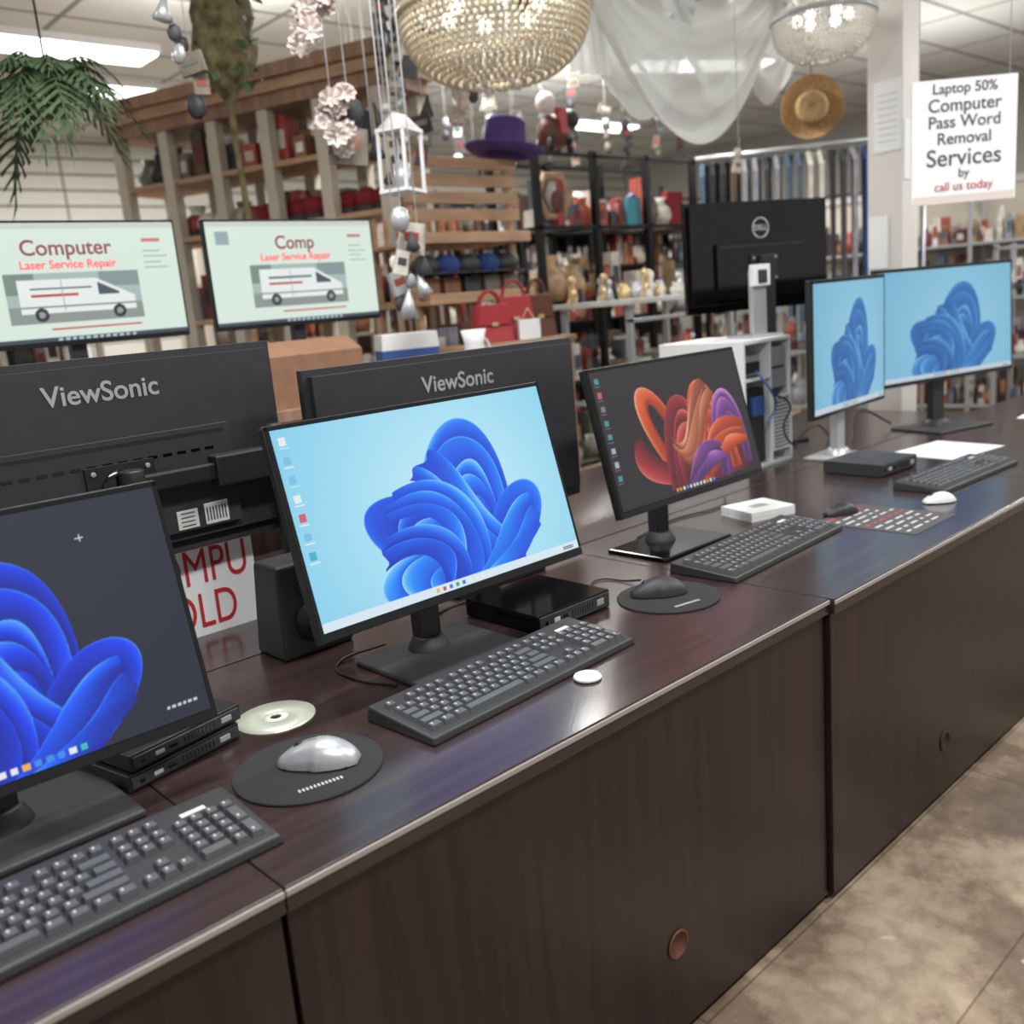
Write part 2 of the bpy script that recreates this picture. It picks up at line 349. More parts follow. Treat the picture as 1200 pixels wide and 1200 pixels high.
def keyboard(loc,rz,w=.54,d=.178,body='kbody',name='computer_keyboard'):
    e=empty(name,loc,rz); b=B()
    hf,hb=.014,.028
    vs=[(-w/2,-d/2,0),(w/2,-d/2,0),(w/2,d/2,0),(-w/2,d/2,0),(-w/2+.003,-d/2+.004,hf),(w/2-.003,-d/2+.004,hf),(w/2-.003,d/2-.003,hb),(-w/2+.003,d/2-.003,hb)]
    b.add(vs,[(0,3,2,1),(4,5,6,7),(0,1,5,4),(1,2,6,5),(2,3,7,6),(3,0,4,7)],body); b.obj('case',(0,0,0),(0,0,0),e,.004,3)
    b=B(); sl=math.atan2(hb-hf,d); b.T=Matrix.Translation((0,-d/2,hf))@Matrix.Rotation(sl,4,'X')
    u=(w-.03)/22.6; x0=-w/2+.015; y0=.018; rd=(d-.045)/6.25
    def key(ux,row,uw,rh=1,c='key'):
        xa=x0+ux*u+.0012; xb=x0+(ux+uw)*u-.0012; ya=y0+row*rd+.0012; yb=y0+(row+rh)*rd-.0012
        b.box(xa,xb,ya,yb,-.001,.0085,c,tx=.0030,ty=.0026)
        if uw<1.3: b.box(xa+u*.3,xa+u*.42,ya+rd*.45,ya+rd*.7,.0084,.0088,'leg')
    rows=[[1.25,1.25,1.25,6.25,1.25,1.25,1.25,1.25],[2.25]+[1]*10+[2.75],[1.75]+[1]*11+[2.25],[1.5]+[1]*12+[1.5],[1]*13+[2]]
    for r,ro in enumerate(rows):
        x=0
        for k in ro: key(x,r,k); x+=k
    for x in [0,2,3,4,5,6.5,7.5,8.5,9.5,11,12,13,14]: key(x,5.25,1)
    for x in (15.25,16.25,17.25):
        key(x,0,1); key(x,3,1); key(x,4,1); key(x,5.25,1)
    key(16.25,1,1)
    for r in (1,2,3): 
        for x in (18.6,19.6,20.6): key(x,r,1)
    key(18.6,0,2);key(20.6,0,1);key(21.6,0,1,2);key(21.6,2,1,2)
    for x in (18.6,19.6,20.6,21.6): key(x,4,1)
    b.box(x0+19.6*u,x0+21.2*u,y0+5.5*rd,y0+5.95*rd,0,.001,'label')
    b.obj('keys',(0,0,0),(0,0,0),e)
    return e
def mouse(loc,rz,m='silver',s=1.15,name='computer_mouse'):
    e=empty(name,loc,rz); n=20;k=12; vs=[];fs=[]
    Ln,Wd,Hh=.112*s,.062*s,.034*s
    for i in range(n+1):
        t=i/n; y=(t-.5)*Ln; wv=Wd/2*(math.sin(math.pi*min(1,max(.0,t*.94+.03)))**.42)*(1-.10*math.sin(math.pi*t)*(t>.5))
        hv=Hh*(math.sin(math.pi*(t**.85*.93+.035))**.7)
        for j in range(k+1):
            a=math.pi*j/k; vs.append((wv*math.cos(a),y,max(0,hv*math.sin(a)**.8)+.002))
    for i in range(n):
        for j in range(k): q=i*(k+1)+j; fs.append((q,q+1,q+k+2,q+k+1))
    fs.append(tuple(range(k+1))[::-1]); fs.append(tuple(n*(k+1)+j for j in range(k+1)))
    b=B(); b.add(vs,fs,m,True); b.box(-Wd*.36,Wd*.36,-Ln*.4,Ln*.4,0,.003,'blk'); b.obj('shell',(0,0,0),(0,0,0),e)
    t=.72; hv=Hh*(math.sin(math.pi*(t**.85*.93+.035))**.7)
    b=B(); b.lathe((-.004,Ln*(t-.5),hv-.004),[(.0,0),(.009,0),(.009,.008),(0,.008)],'blk',16,Matrix.Rotation(R90,3,'Y'))
    for q in range(9):
        t1=.5+q*.05; t2=t1+.05; z1=Hh*(math.sin(math.pi*(t1**.85*.93+.035))**.7)+.0022; z2=Hh*(math.sin(math.pi*(min(t2,.99)**.85*.93+.035))**.7)+.0022
        b.add([(-.0008,(t1-.5)*Ln,z1),(.0008,(t1-.5)*Ln,z1),(.0008,(t2-.5)*Ln,z2),(-.0008,(t2-.5)*Ln,z2)],[(0,1,2,3)],'blk')
    b.obj('wheel_and_seam',(0,0,0),(0,0,0),e)
    return e
def minipc(loc,rz,w,d,h,name='mini_desktop_computer',n=1,m='blk'):
    e=empty(name,loc,rz)
    for k in range(n):
        z=k*(h+.002); o=.0 if k==0 else .008
        b=B(); b.box(-w/2+o,w/2+o,-d/2,d/2,z+.002,z+h,m); b.box(-w/2+o+.004,w/2+o-.004,-d/2-.003,-d/2+.001,z+.006,z+h-.004,'blk2')
        b.box(-w*.4,w*.4,-d*.4,d*.4,z,z+.003,'gloss')
        b.box(-w*.42+o,-w*.37+o,-d/2-.004,-d/2,z+h*.4,z+h*.65,'gloss'); b.box(-w*.3+o,-w*.22+o,-d/2-.004,-d/2,z+h*.4,z+h*.65,'leg'); b.box(-w*.18+o,-w*.1+o,-d/2-.004,-d/2,z+h*.4,z+h*.65,'gloss'); b.box(w*.3+o,w*.4+o,-d/2-.004,-d/2,z+h*.35,z+h*.7,'silver')
        for q in range(9): b.box(w*(-.05+q*.035)+o,w*(-.035+q*.035)+o,-d/2-.0035,-d/2,z+h*.3,z+h*.75,'gloss')
        b.obj('case_%d'%(k+1),(0,0,0),(0,0,0),e,.003)
    return e
# ---------------------------------------------------------------- room
def floor_mat():
    m=bpy.data.materials.new('worn_concrete'); m.use_nodes=True; nt=m.node_tree; b=nt.nodes['Principled BSDF']; b.inputs['Roughness'].default_value=.6
    tc=nt.nodes.new('ShaderNodeTexCoord'); n=nt.nodes.new('ShaderNodeTexNoise'); n.inputs['Scale'].default_value=1.9; n.inputs['Detail'].default_value=9; n.inputs['Roughness'].default_value=.66
    r=nt.nodes.new('ShaderNodeValToRGB'); e=r.color_ramp.elements; e[0].position=.36; e[0].color=C(96,80,67); e[1].position=.64; e[1].color=C(172,156,136)
    x=e.new(.48); x.color=C(118,100,84); x=e.new(.53); x.color=C(148,131,112)
    n2=nt.nodes.new('ShaderNodeTexNoise'); n2.inputs['Scale'].default_value=16; n2.inputs['Detail'].default_value=6
    r2=nt.nodes.new('ShaderNodeValToRGB'); r2.color_ramp.elements[0].position=.35;r2.color_ramp.elements[0].color=(.72,.70,.68,1);r2.color_ramp.elements[1].position=.55;r2.color_ramp.elements[1].color=(1,1,1,1)
    r3=nt.nodes.new('ShaderNodeValToRGB'); r3.color_ramp.elements[0].position=.68;r3.color_ramp.elements[0].color=(0,0,0,1);r3.color_ramp.elements[1].position=.72
    n3=nt.nodes.new('ShaderNodeTexNoise'); n3.inputs['Scale'].default_value=6; n3.inputs['Detail'].default_value=6
    br=nt.nodes.new('ShaderNodeTexBrick'); br.offset=0; br.inputs['Scale'].default_value=1; br.inputs['Brick Width'].default_value=1.3; br.inputs['Row Height'].default_value=.36; br.inputs['Mortar Size'].default_value=.003
    br.inputs['Color1'].default_value=(1,1,1,1); br.inputs['Color2'].default_value=(.80,.77,.74,1); br.inputs['Mortar'].default_value=(.55,.5,.46,1)
    mx=nt.nodes.new('ShaderNodeMixRGB'); mx.blend_type='MULTIPLY'; mx.inputs[0].default_value=1
    mb=nt.nodes.new('ShaderNodeMixRGB'); mb.blend_type='MULTIPLY'; mb.inputs[0].default_value=1
    m2=nt.nodes.new('ShaderNodeMixRGB'); m2.inputs[2].default_value=C(190,180,165)
    L=nt.links.new
    for q in (n,n2,n3,br): L(tc.outputs['Object'],q.inputs['Vector'])
    L(n.outputs['Fac'],r.inputs['Fac']);L(n2.outputs['Fac'],r2.inputs['Fac']);L(n3.outputs['Fac'],r3.inputs['Fac'])
    L(r.outputs['Color'],mx.inputs[1]);L(r2.outputs['Color'],mx.inputs[2]);L(mx.outputs['Color'],mb.inputs[1]);L(br.outputs['Color'],mb.inputs[2]);L(mb.outputs['Color'],m2.inputs[1]);L(r3.outputs['Color'],m2.inputs[0]);L(m2.outputs['Color'],b.inputs['Base Color'])
    return m
def tile_mat(name,c1,c2,bw,rh,mortar,rough=.8):
    m=bpy.data.materials.new(name); m.use_nodes=True; nt=m.node_tree; b=nt.nodes['Principled BSDF']; b.inputs['Roughness'].default_value=rough
    tc=nt.nodes.new('ShaderNodeTexCoord'); br=nt.nodes.new('ShaderNodeTexBrick'); br.offset=0; br.inputs['Scale'].default_value=1; br.inputs['Brick Width'].default_value=bw; br.inputs['Row Height'].default_value=rh; br.inputs['Mortar Size'].default_value=mortar
    br.inputs['Color1'].default_value=c1; br.inputs['Color2'].default_value=c1; br.inputs['Mortar'].default_value=c2
    nt.links.new(tc.outputs['Object'],br.inputs['Vector']); nt.links.new(br.outputs['Color'],b.inputs['Base Color']); return m
b=B(); b.box(-5,12,-4,9,-.1,0,floor_mat()); b.obj('floor')
b=B(); b.box(-5,12,-4,9,3.4,3.5,tile_mat('ceiling_tiles',C(205,206,202),C(130,130,128),1.2,.6,.02)); b.obj('ceiling')
slat=tile_mat('slatwall',C(210,208,200),C(120,118,112),50,.15,.012)
b=B(); b.box(-8.5,8.5,-1.7,1.7,0,.1,slat); b.obj('wall_back',(3.5,9.1,1.7),(R90,0,0))
b=B(); b.box(12,12.1,-4,9,0,3.4,mat('wall_paint',C(175,173,167),.8)); b.obj('wall_right')
b=B(); b.box(-5,12,8.96,9,0,.12,'white'); b.obj('baseboard_back')
b=B(); b.box(11.96,12,-4,9,0,.12,'white'); b.obj('baseboard_right')
b=B(); b.box(-.095,.095,-.095,.095,0,3.4,'pill'); b.box(-.11,.11,-.11,.11,0,.15,'pill'); b.box(-.11,.11,-.11,.11,3.3,3.4,'pill')
b.box(-.1,-.095,-.09,.06,2.05,2.4,'paper'); b.box(-.101,-.095,-.02,.09,1.45,1.72,'paper'); b.box(-.08,.06,-.1,-.095,1.9,2.2,'paper')
for k in range(8): b.box(-.102,-.1,-.07,.04,2.1+k*.033,2.106+k*.033,'label')
b.obj('square_pillar',(5.19,1.46,0),(0,0,0),None,.004)
# ---------------------------------------------------------------- desks
def desk(x0,x1,y0,y1,grommet=None,front=True,name='office_desk'):
    e=empty(name,(x0,y0,0)); w=x1-x0; d=y1-y0
    b=B(); b.box(0.001,w-.001,0,d,.715,.75,'top'); b.obj('top',(0,0,0),(0,0,0),e,.002)
    b=B(); b.box(0.001,w-.001,-.003,.001,.738,.747,'strip'); b.obj('edge_strip',(0,0,0),(0,0,0),e,.001)
    b=B(); b.box(.004,w-.004,.012,.030,.02,.715,'panel'); b.box(.004,.03,.03,d-.02,.0,.715,'panel'); b.box(w-.03,w-.004,.03,d-.02,.0,.715,'panel'); b.box(.03,w-.03,.03,.05,0,.02,'blk')
    b.obj('panels',(0,0,0),(0,0,0),e,.002)
    if grommet:
        for gx,gz in grommet:
            b=B(); A=Matrix.Rotation(R90,3,'X'); b.lathe((gx-x0,.012,gz),[(.03,0),(.03,.003),(.024,.004),(.024,.001),(0,.001)],'brownbag' if gx<2 else 'panel',28,A); b.obj('grommet',(0,0,0),(0,0,0),e)
    return e
desk(-1.0,.46,0,.80)
desk(.46,1.80,0,.80,[(1.235,.213)])
desk(1.80,3.2,-.012,.80,[(2.41,.17)])
desk(3.2,4.6,-.012,.80)
desk(4.6,6.0,-.012,.80)
for a,c in ((-1.0,.46),(.46,1.8),(1.8,3.2),(3.2,4.6)):
    e=empty('office_desk',(a,.805,0)); b=B(); b.box(.001,c-a-.001,0,.8,.715,.75,'top'); b.box(.004,.03,.02,.78,0,.715,'panel'); b.box(c-a-.03,c-a-.004,.02,.78,0,.715,'panel'); b.box(.03,c-a-.03,.75,.77,.02,.715,'panel'); b.obj('carcass',(0,0,0),(0,0,0),e,.002)
ZD=.7502
# ---------------------------------------------------------------- computers on the front desk
monitor('computer_monitor',(.26,.44,ZD),0,.67,.385,.09,14,p_dark,yf=-.08,bw=.32,bd=.24,px=-.03,nx=440)
monitor('computer_monitor',(1.085,.455,ZD),0,.675,.395,.13,15,p_light,yf=-.055,bw=.28,bd=.22,px=.035,nx=520)
monitor('computer_monitor',(1.99,.575,ZD),0,.64,.385,.135,14,p_orange,yf=-.06,bw=.30,bd=.2,base='gloss',px=.055,nx=360)
monitor('computer_monitor',(3.34,.80,ZD),math.radians(4),.64,.49,.185,0,p_light2,yf=-.05,bw=.2,bd=.2,neck='silver',base='silver',bez=.014,chin=.016,neckw=.06,nx=220)
monitor('computer_monitor',(4.13,.74,ZD),math.radians(-15),.86,.48,.21,2,p_light2,yf=-.03,bw=.34,bd=.26,bez=.014,neckw=.07,nx=240)
keyboard((.245,.18,ZD),0)
keyboard((1.082,.25,ZD),math.radians(3))
keyboard((2.06,.335,ZD),math.radians(3),.56,.19)
keyboard((3.14,.27,ZD),math.radians(-2),.55,.17)
def pad(x,y,r=.117):
    b=B(); b.lathe((0,0,0),[(0,0),(r,0),(r,.003),(r-.002,.004),(0,.004)],'cloth',56)
    for k in range(12): b.box(-.04+k*.006,-.037+k*.006,-.075,-.067,.0038,.0046,'leg')
    return b.obj('mouse_pad',(x,y,ZD),(0,0,math.radians(-12)))
pad(.65,.255);pad(1.623,.300)
mouse((.667,.25,ZD+.0045),math.radians(42),'silver')
mouse((1.62,.325,ZD+.0045),math.radians(50),'blk2')
mouse((2.50,.345,ZD+.0015),math.radians(60),'blk',.95)
mouse((2.76,.17,ZD+.001),math.radians(50),'white',.85)
b=B(); b.lathe((0,0,0),[(0,0),(.024,0),(.027,.003),(.025,.007),(.015,.009),(0,.009)],'white',32); b.lathe((0,0,.0088),[(0,.0),(.007,0),(.007,.0006),(0,.0006)],'label',16); b.obj('plastic_puck',(1.168,.135,ZD))
minipc((.505,.545,ZD),math.radians(12),.21,.24,.029,n=2)
minipc((1.388,.487,ZD),0,.225,.235,.042,m='gloss')
minipc((3.15,.58,ZD),math.radians(-4),.24,.22,.045,m='blk2')
disc=mat('disc_surface',C(225,230,215),.28,.45)
b=B(); b.lathe((0,0,0),[(.010,0),(.07,0),(.07,.0014),(.010,.0014),(.010,0)],disc,48,cap=False); b.lathe((0,0,.0014),[(.010,0),(.022,0),(.022,.0003),(.010,.0003)],'label',32,cap=False); b.obj('compact_disc',(.715,.475,ZD))
b=B(); b.box(-.082,.082,-.07,.07,0,.028,'white'); b.box(-.083,.083,-.071,.071,.014,.0148,'label'); b.box(-.03,.03,-.02,.02,.028,.0285,'silver'); b.obj('white_product_box',(2.40,.56,ZD),(0,0,math.radians(-17)),None,.003)
e=empty('printed_flyer',(2.51,.20,ZD)); b=B(); b.box(-.13,.13,-.13,.16,0,.001,'paperk')
for k in range(9):
    x=-.11; rr=random.Random(k)
    while x<.10:
        w_=rr.uniform(.015,.05); b.box(x,min(.115,x+w_),.13-k*.029,.138-k*.029,.001,.0013,'red' if k in(0,4) else 'leg'); x+=w_+.02
b.obj('sheet',(0,0,0),(0,0,0),e); 
def paper(x,y,w,d,r,name='paper_sheet'):
    b=B(); b.box(-w/2,w/2,-d/2,d/2,0,.001,'paper')
    for k in range(7): b.box(-w*.4,w*.4 if k%3 else w*.2,d*(.38-k*.11),d*(.395-k*.11),.001,.0013,'label')
    b.obj(name,(x,y,ZD),(0,0,math.radians(r)))
paper(3.60,.50,.34,.27,-8); paper(4.65,.42,.4,.28,5)
# ---------------------------------------------------------------- rear row of monitors (backs)
e=back_monitor('computer_monitor',(.68,.96,ZD),math.radians(1),.78,.43,.22,'ViewSonic',stand=False,logosize=.055)
e=empty('monitor_arm',(1.02,.90,ZD)); b=B(); b.cyl((0,0,0),.05,.012,'blk',28); b.cyl((0,0,.01),.018,.46,'blk',20); b.box(-.33,.0,-.02,.0,.375,.41,'blk'); b.box(-.16,.02,-.032,.012,.36,.425,'blk'); b.cyl((-.33,-.01,.36),.025,.065,'blk',20); b.cyl((0,0,.35),.03,.085,'blk',20)
b.obj('pole_and_arm',(0,0,0),(0,0,0),e,.004)
back_monitor('computer_monitor',(1.49,.83,ZD),0,.85,.44,.14,'ViewSonic',logosize=.055)
e=empty('desktop_speaker',(.945,.76,ZD)); b=B(); b.box(-.08,.09,-.06,.06,0,.2,'blk2',tx=.012,ty=.01); b.obj('cabinet',(0,0,0),(0,0,0),e,.008,3)
b=B(); b.cyl((0,-.055,.07),.045,.006,'blk',28,Matrix.Rotation(R90,3,'X')); b.cyl((0,-.052,.14),.025,.006,'blk',24,Matrix.Rotation(R90,3,'X')); b.obj('drivers',(0,0,0),(0,0,0),e)
e=empty('lettered_sign',(.77,1.03,ZD)); b=B(); b.box(-.23,.22,0,.01,0,.215,'paper'); b.box(-.2,-.15,.01,.12,0,.012,'white'); b.box(.12,.17,.01,.12,0,.012,'white'); b.obj('board',(0,0,0),(0,0,0),e)
text('COMPU',.118,(.205,-.001,.158),(R90,0,0),'red',e,align='RIGHT',sx=.68); text('SOLD',.118,(.165,-.001,.055),(R90,0,0),'red',e,align='RIGHT',sx=.68)
# ---------------------------------------------------------------- white tower and all in one
e=empty('desktop_tower_computer',(3.10,1.14,ZD)); b=B()
b.box(-.16,.16,-.19,.19,0,.014,'white'); b.box(-.16,.16,-.19,.19,.466,.48,'white'); b.box(-.16,-.148,-.19,.19,.014,.466,'white'); b.box(.148,.16,-.19,.19,.014,.466,'white'); b.box(-.148,.148,.17,.19,.014,.466,'white')
b.box(-.148,.02,-.186,.17,.33,.34,'white'); b.box(.02,.03,-.186,.17,.014,.466,'white')
b.box(.03,.148,-.188,-.18,.05,.26,'white')
for i in range(9):
    for j in range(14): b.box(.036+i*.012,.043+i*.012,-.1895,-.187,.06+j*.014,.068+j*.014,'gloss')
b.box(-.14,.01,-.15,.15,.345,.42,'silver'); b.box(-.13,.0,-.17,-.14,.02,.30,'blk'); b.box(-.1,-.02,-.185,-.165,.20,.27,'blue'); b.box(-.12,-.04,-.18,-.16,.36,.40,'blk'); b.box(.04,.14,-.18,.1,.29,.36,'silver'); b.box(.04,.14,-.18,.1,.37,.44,'silver')
b.obj('chassis',(0,0,0),(0,0,0),e,.002)
cable([(3.0,.94,1.12),(3.03,.90,1.05),(3.08,.91,.98),(3.05,.93,.92)],.004,'ribbon_cable','blue')
cable([(3.12,.94,1.02),(3.16,.90,.98),(3.1,.89,.9),(3.2,.9,.80)],.004,'power_cable','blk')
e=empty('monitor_stand',(3.20,1.05,1.2304)); b=B(); b.box(-.07,.07,-.06,.10,0,.01,'silver'); b.box(-.035,.035,-.012,.012,.01,.25,'silver'); b.box(-.04,.04,-.03,.0,.19,.27,'white'); b.box(-.022,.022,-.034,-.028,.2,.25,'blk2'); b.obj('column',(0,0,0),(0,0,math.radians(-15)),e,.004)
e=back_monitor('all_in_one_computer',(3.56,1.27,ZD),math.radians(-20),.72,.44,.575,None,stand=True,gloss=True)
b=B(); b.lathe((.0,-.0185,.575+.33),[(.042,0),(.042,.002),(.037,.002),(.037,0)],'silver',32,Matrix.Rotation(R90,3,'X'),cap=False); b.obj('logo_ring',(0,0,0),(0,0,0),e)
text('DELL',.030,(0,-.0200,.905),(R90,0,0),'silver',e,'logo',off=.0006)
# ---------------------------------------------------------------- counter behind with two page-showing monitors
e=empty('back_counter',(1.55,2.15,0)); b=B(); b.box(-1.1,1.1,-.4,.4,1.12,1.16,'mwood'); b.box(-1.08,1.08,-.36,-.34,0,1.12,'panel'); b.box(-1.08,-1.05,-.34,.38,0,1.12,'panel'); b.box(1.05,1.08,-.34,.38,0,1.12,'panel'); b.box(-1.08,1.08,.36,.38,0,1.12,'panel'); b.obj('carcass',(0,0,0),(0,0,0),e,.003)
TX=mat('screen_ink_dark',C(110,50,60),.5,emi=.6); TR=mat('screen_ink_red',C(210,60,60),.5,emi=.7)
for (cx,w,t1) in ((1.09,.73,'Computer'),(1.91,.71,'Comp')):
    e=monitor('computer_monitor',(cx,2.24,1.1605),0,w,.385,.265,0,p_van,yf=-.04,bw=.26,bd=.22,bez=.008,chin=.016,nx=260)
    text(t1,.066,(-.0,-.0445,.265+.300),(R90,0,0),TX,e,'page_heading',off=.001); text('Laser Service Repair',.036,(0,-.0445,.265+.250),(R90,0,0),TR,e,'page_subheading',off=.0006)
b=B(); b.box(-.22,.22,-.13,.13,0,.17,'card'); b.T=Matrix.Translation((-.22,-.13,.17))@Matrix.Rotation(-2.6,4,'X'); b.box(0,.44,-.09,0,0,.004,'card'); b.T=Matrix.Translation((-.22,.13,.17))@Matrix.Rotation(.4,4,'X'); b.box(0,.44,0,.08,0,.004,'card'); b.T=Matrix(); b.box(-.21,.21,-.12,.12,.15,.1715,'blk2'); b.box(-.04,.04,-.132,-.129,.0,.1,'label'); b.obj('cardboard_box',(1.66,1.92,1.1605),(0,0,math.radians(4)))
b=B(); b.box(-.11,.11,-.08,.08,0,.15,'blue'); b.box(-.111,.111,-.081,.081,.14,.20,'white',tx=.004); b.box(-.09,.09,-.083,-.08,.04,.09,'white'); b.obj('appliance_box',(2.22,1.99,1.1605),(0,0,math.radians(-25)),None,.003)
b=B(); b.lathe((0,0,0),[(0,0),(.045,0),(.05,.06),(.038,.14),(.05,.19),(.046,.19),(.03,.14),(.0,.1)],'white',28)
for k in range(10):
    a=-1.3+2.6*k/10;a2=-1.3+2.6*(k+1)/10; b.tube((.04+.04*math.cos(a),0,.1+.055*math.sin(a)),(.04+.04*math.cos(a2),0,.1+.055*math.sin(a2)),.006,'white')
b.obj('ceramic_pitcher',(2.42,1.82,1.1605))
# ---------------------------------------------------------------- generic shelving with merchandise
def vase(b,x,y,z,s,m):
    b.lathe((x,y,z),[(0,0),(.3*s,0),(.45*s,.3*s),(.4*s,.6*s),(.2*s,.8*s),(.26*s,s),(.18*s,s),(.1*s,.8*s)],m,14)
def shelving(name,loc,rz,L,Dp,H,levels,frame,shelfm,bays=2,fill=(.08,.26),posts=.025,seed=1,back=None,items=True,dens=1):
    e=empty(name,loc,rz); rr=random.Random(seed); b=B()
    for k in range(bays+1):
        x=-L/2+posts/2+(L-posts)*k/bays
        for y in (-Dp/2+posts/2,Dp/2-posts/2): b.box(x-posts/2,x+posts/2,y-posts/2,y+posts/2,0,H,frame)
        for z in levels: b.box(x-posts/2,x+posts/2,-Dp/2,Dp/2,z-.015,z,frame)
    for z in list(levels)+[H-.02]: 
        b.box(-L/2,L/2,-Dp/2,-Dp/2+.012,z-.02,z+.002,frame); b.box(-L/2,L/2,Dp/2-.012,Dp/2,z-.02,z+.002,frame)
    if back: b.box(-L/2,L/2,Dp/2,Dp/2+.012,0,H,back)
    b.obj('frame',(0,0,0),(0,0,0),e,.002)
    b=B()
    for z in levels: b.box(-L/2+posts,L/2-posts,-Dp/2+.012,Dp/2-.012,z-.012,z,shelfm)
    b.obj('shelves',(0,0,0),(0,0,0),e)
    if items:
        b=B(); lv=list(levels)+[H]
        for i,z in enumerate(levels):
            gap=(lv[i+1]-z) if i+1<len(lv) else .3
            for yy in (-Dp*.2,Dp*.22):
                x=-L/2+posts+.05
                while x<L/2-posts-.08:
                    w=rr.uniform(.03,.08); h=min(gap*.9,rr.uniform(*fill)); m=rr.choice(cl); t=rr.random(); yj=yy+rr.uniform(-.03,.03)
                    if t<.5: b.box(x-w/2,x+w/2,yj-.05,yj+.05,z+.001,z+h,m,tx=rr.choice([0,0,.01])); b.box(x-w*.35,x+w*.35,yj-.052,yj-.049,z+h*.3,z+h*.7,rr.choice(cl))
                    elif t<.75: vase(b,x,yj,z+.001,h*.8,m)
                    else:
                        b.cyl((x,yj,z+.001),w*.3,h*.6,m,12,None,w*.4); b.ball((x,yj,z+h*.65),w*.42,m,10)
                    x+=w+rr.uniform(.0,.025)*dens
        b.obj('merchandise',(0,0,0),(0,0,0),e)
    return e
ang=math.atan2(1.72,-.66)
e=empty('wooden_display_shelf',(3.24,3.2,0),ang); b=B(); L=1.9
b.box(-.1,L,-.28,.28,2.70,2.77,'mwood'); b.box(-.08,L,-.25,.25,2.64,2.70,'lwood'); b.box(-.06,L,-.22,.22,2.57,2.64,'mwood')
for k in range(6):
    x=k*(L-.06)/5; b.box(x-.03,x+.04,.14,.21,0,2.57,'post'); b.box(x-.03,x+.04,-.21,-.14,0,2.57,'post')
for z in (.5,1.0,1.5,1.98,2.3): b.box(0,L,-.2,.2,z-.03,z,'lwood')
b.obj('carcass',(0,0,0),(0,0,0),e,.004)
b=B(); rr=random.Random(5)
for z in (.5,1.0,1.5,1.98,2.3):
    for yy in (-.1,.07):
        x=.1
        while x<L-.1:
            w=rr.uniform(.05,.10)
            if z==1.98 and yy>0: b.ball((x,.05,z+.07),.075,'capred' if x<.9 else rr.choice([cl[0],cl[3],cl[6]]),12,(1,1,.9)); b.lathe((x,.05,z),[(.078,0),(.085,.02),(.078,.04)],'blk2',14)
            elif rr.random()<.4: vase(b,x,yy,z,rr.uniform(.12,.22),rr.choice(cl))
            else: h=rr.uniform(.12,.26); b.box(x-w/2,x+w/2,yy-.05,yy+.06,z,z+h,rr.choice(cl)); b.box(x-w*.3,x+w*.3,yy+.06,yy+.063,z+h*.3,z+h*.7,rr.choice(cl))
            x+=w+.04
b.obj('knit_caps_and_vases',(0,0,0),(0,0,0),e)
e=empty('slatted_display_rack',(3.13,2.66,0)); b=B()
for x in (-.33,.31): b.box(x,x+.03,-.02,.02,0,2.15,'lwood'); b.box(x,x+.03,.30,.34,0,1.6,'lwood')
for z in (2.09,2.01,1.93,1.85): b.box(-.36,.37,-.035,-.02,z,z+.055,'lwood')
for z in (1.76,1.48,1.22,.8,.4): b.box(-.34,.35,-.12,.34,z-.02,z,'lwood'); b.box(-.34,.35,-.125,-.12,z-.02,z+.03,'lwood')
for k in range(9): b.box(-.3+k*.07,-.27+k*.07,.33,.335,.4,1.9,'lwood')
b.obj('frame',(0,0,0),(0,0,0),e,.003)
b=B(); rr=random.Random(2)
for k in range(5):
    x=-.27+k*.13; b.ball((x,-.02,1.64),.075,'denim' if k%2 else 'blk2',12,(1,1,.8)); b.box(x-.06,x+.06,-.14,-.02,1.60,1.607,'blk2'); b.tube((x-.03,-.05,1.63),(x-.02,-.05,1.74),.002,'leg'); b.tube((x+.03,-.05,1.63),(x+.02,-.05,1.74),.002,'leg'); b.box(x-.05,x+.05,-.06,.06,1.481,1.585,rr.choice(cl))
for k in range(8): b.box(-.3+k*.08,-.25+k*.08,-.1,.1,1.22,1.22+rr.uniform(.05,.16),rr.choice(cl))
b.obj('caps',(0,0,0),(0,0,0),e)
def handbag(x,y,z,w,h,d,m,rz=0,hm=None,seam=True):
    b=B(); b.box(-w/2,w/2,-d/2,d/2,0,h,m,tx=w*.1,ty=d*.25); b.box(-w/2+.01,w/2-.01,-d/2-.002,-d/2+.02,h*.45,h*.98,m,tx=w*.08,ty=.0); b.box(-.015,.015,-d/2-.006,-d/2+.004,h*.42,h*.52,'gold')
    for sy in (-d*.15,d*.15):
        for k in range(12):
            a=math.pi*k/12;a2=math.pi*(k+1)/12; b.tube((w*.28*math.cos(a),sy,h+h*.4*math.sin(a)-.01),(w*.28*math.cos(a2),sy,h+h*.4*math.sin(a2)-.01),.006,hm or m)
    return b.obj('handbag',(x,y,z),(0,0,rz),None,.006)
b=B(); b.box(-.34,.34,-.14,.14,1.245,1.27,'lwood'); b.box(-.32,-.29,-.12,.12,0,1.245,'lwood'); b.box(.29,.32,-.12,.12,0,1.245,'lwood'); b.box(-.3,.3,-.02,.02,.6,.64,'lwood'); b.obj('display_bench',(3.01,2.28,0),(0,0,0),None,.004)
handbag(2.91,2.26,1.271,.19,.17,.09,'redbag',-.3); handbag(3.10,2.30,1.271,.19,.20,.09,'redbag',-.55); handbag(3.26,2.31,1.271,.16,.20,.09,'brownbag',-.4)
b=B(); b.box(-.05,.05,-.02,.02,0,.09,'white'); b.tube((-.03,0,.09),(0,0,.14),.003,'gold');b.tube((.03,0,.09),(0,0,.14),.003,'gold'); b.obj('white_coin_purse',(3.06,2.17,1.271),(0,0,-.5),None,.01)
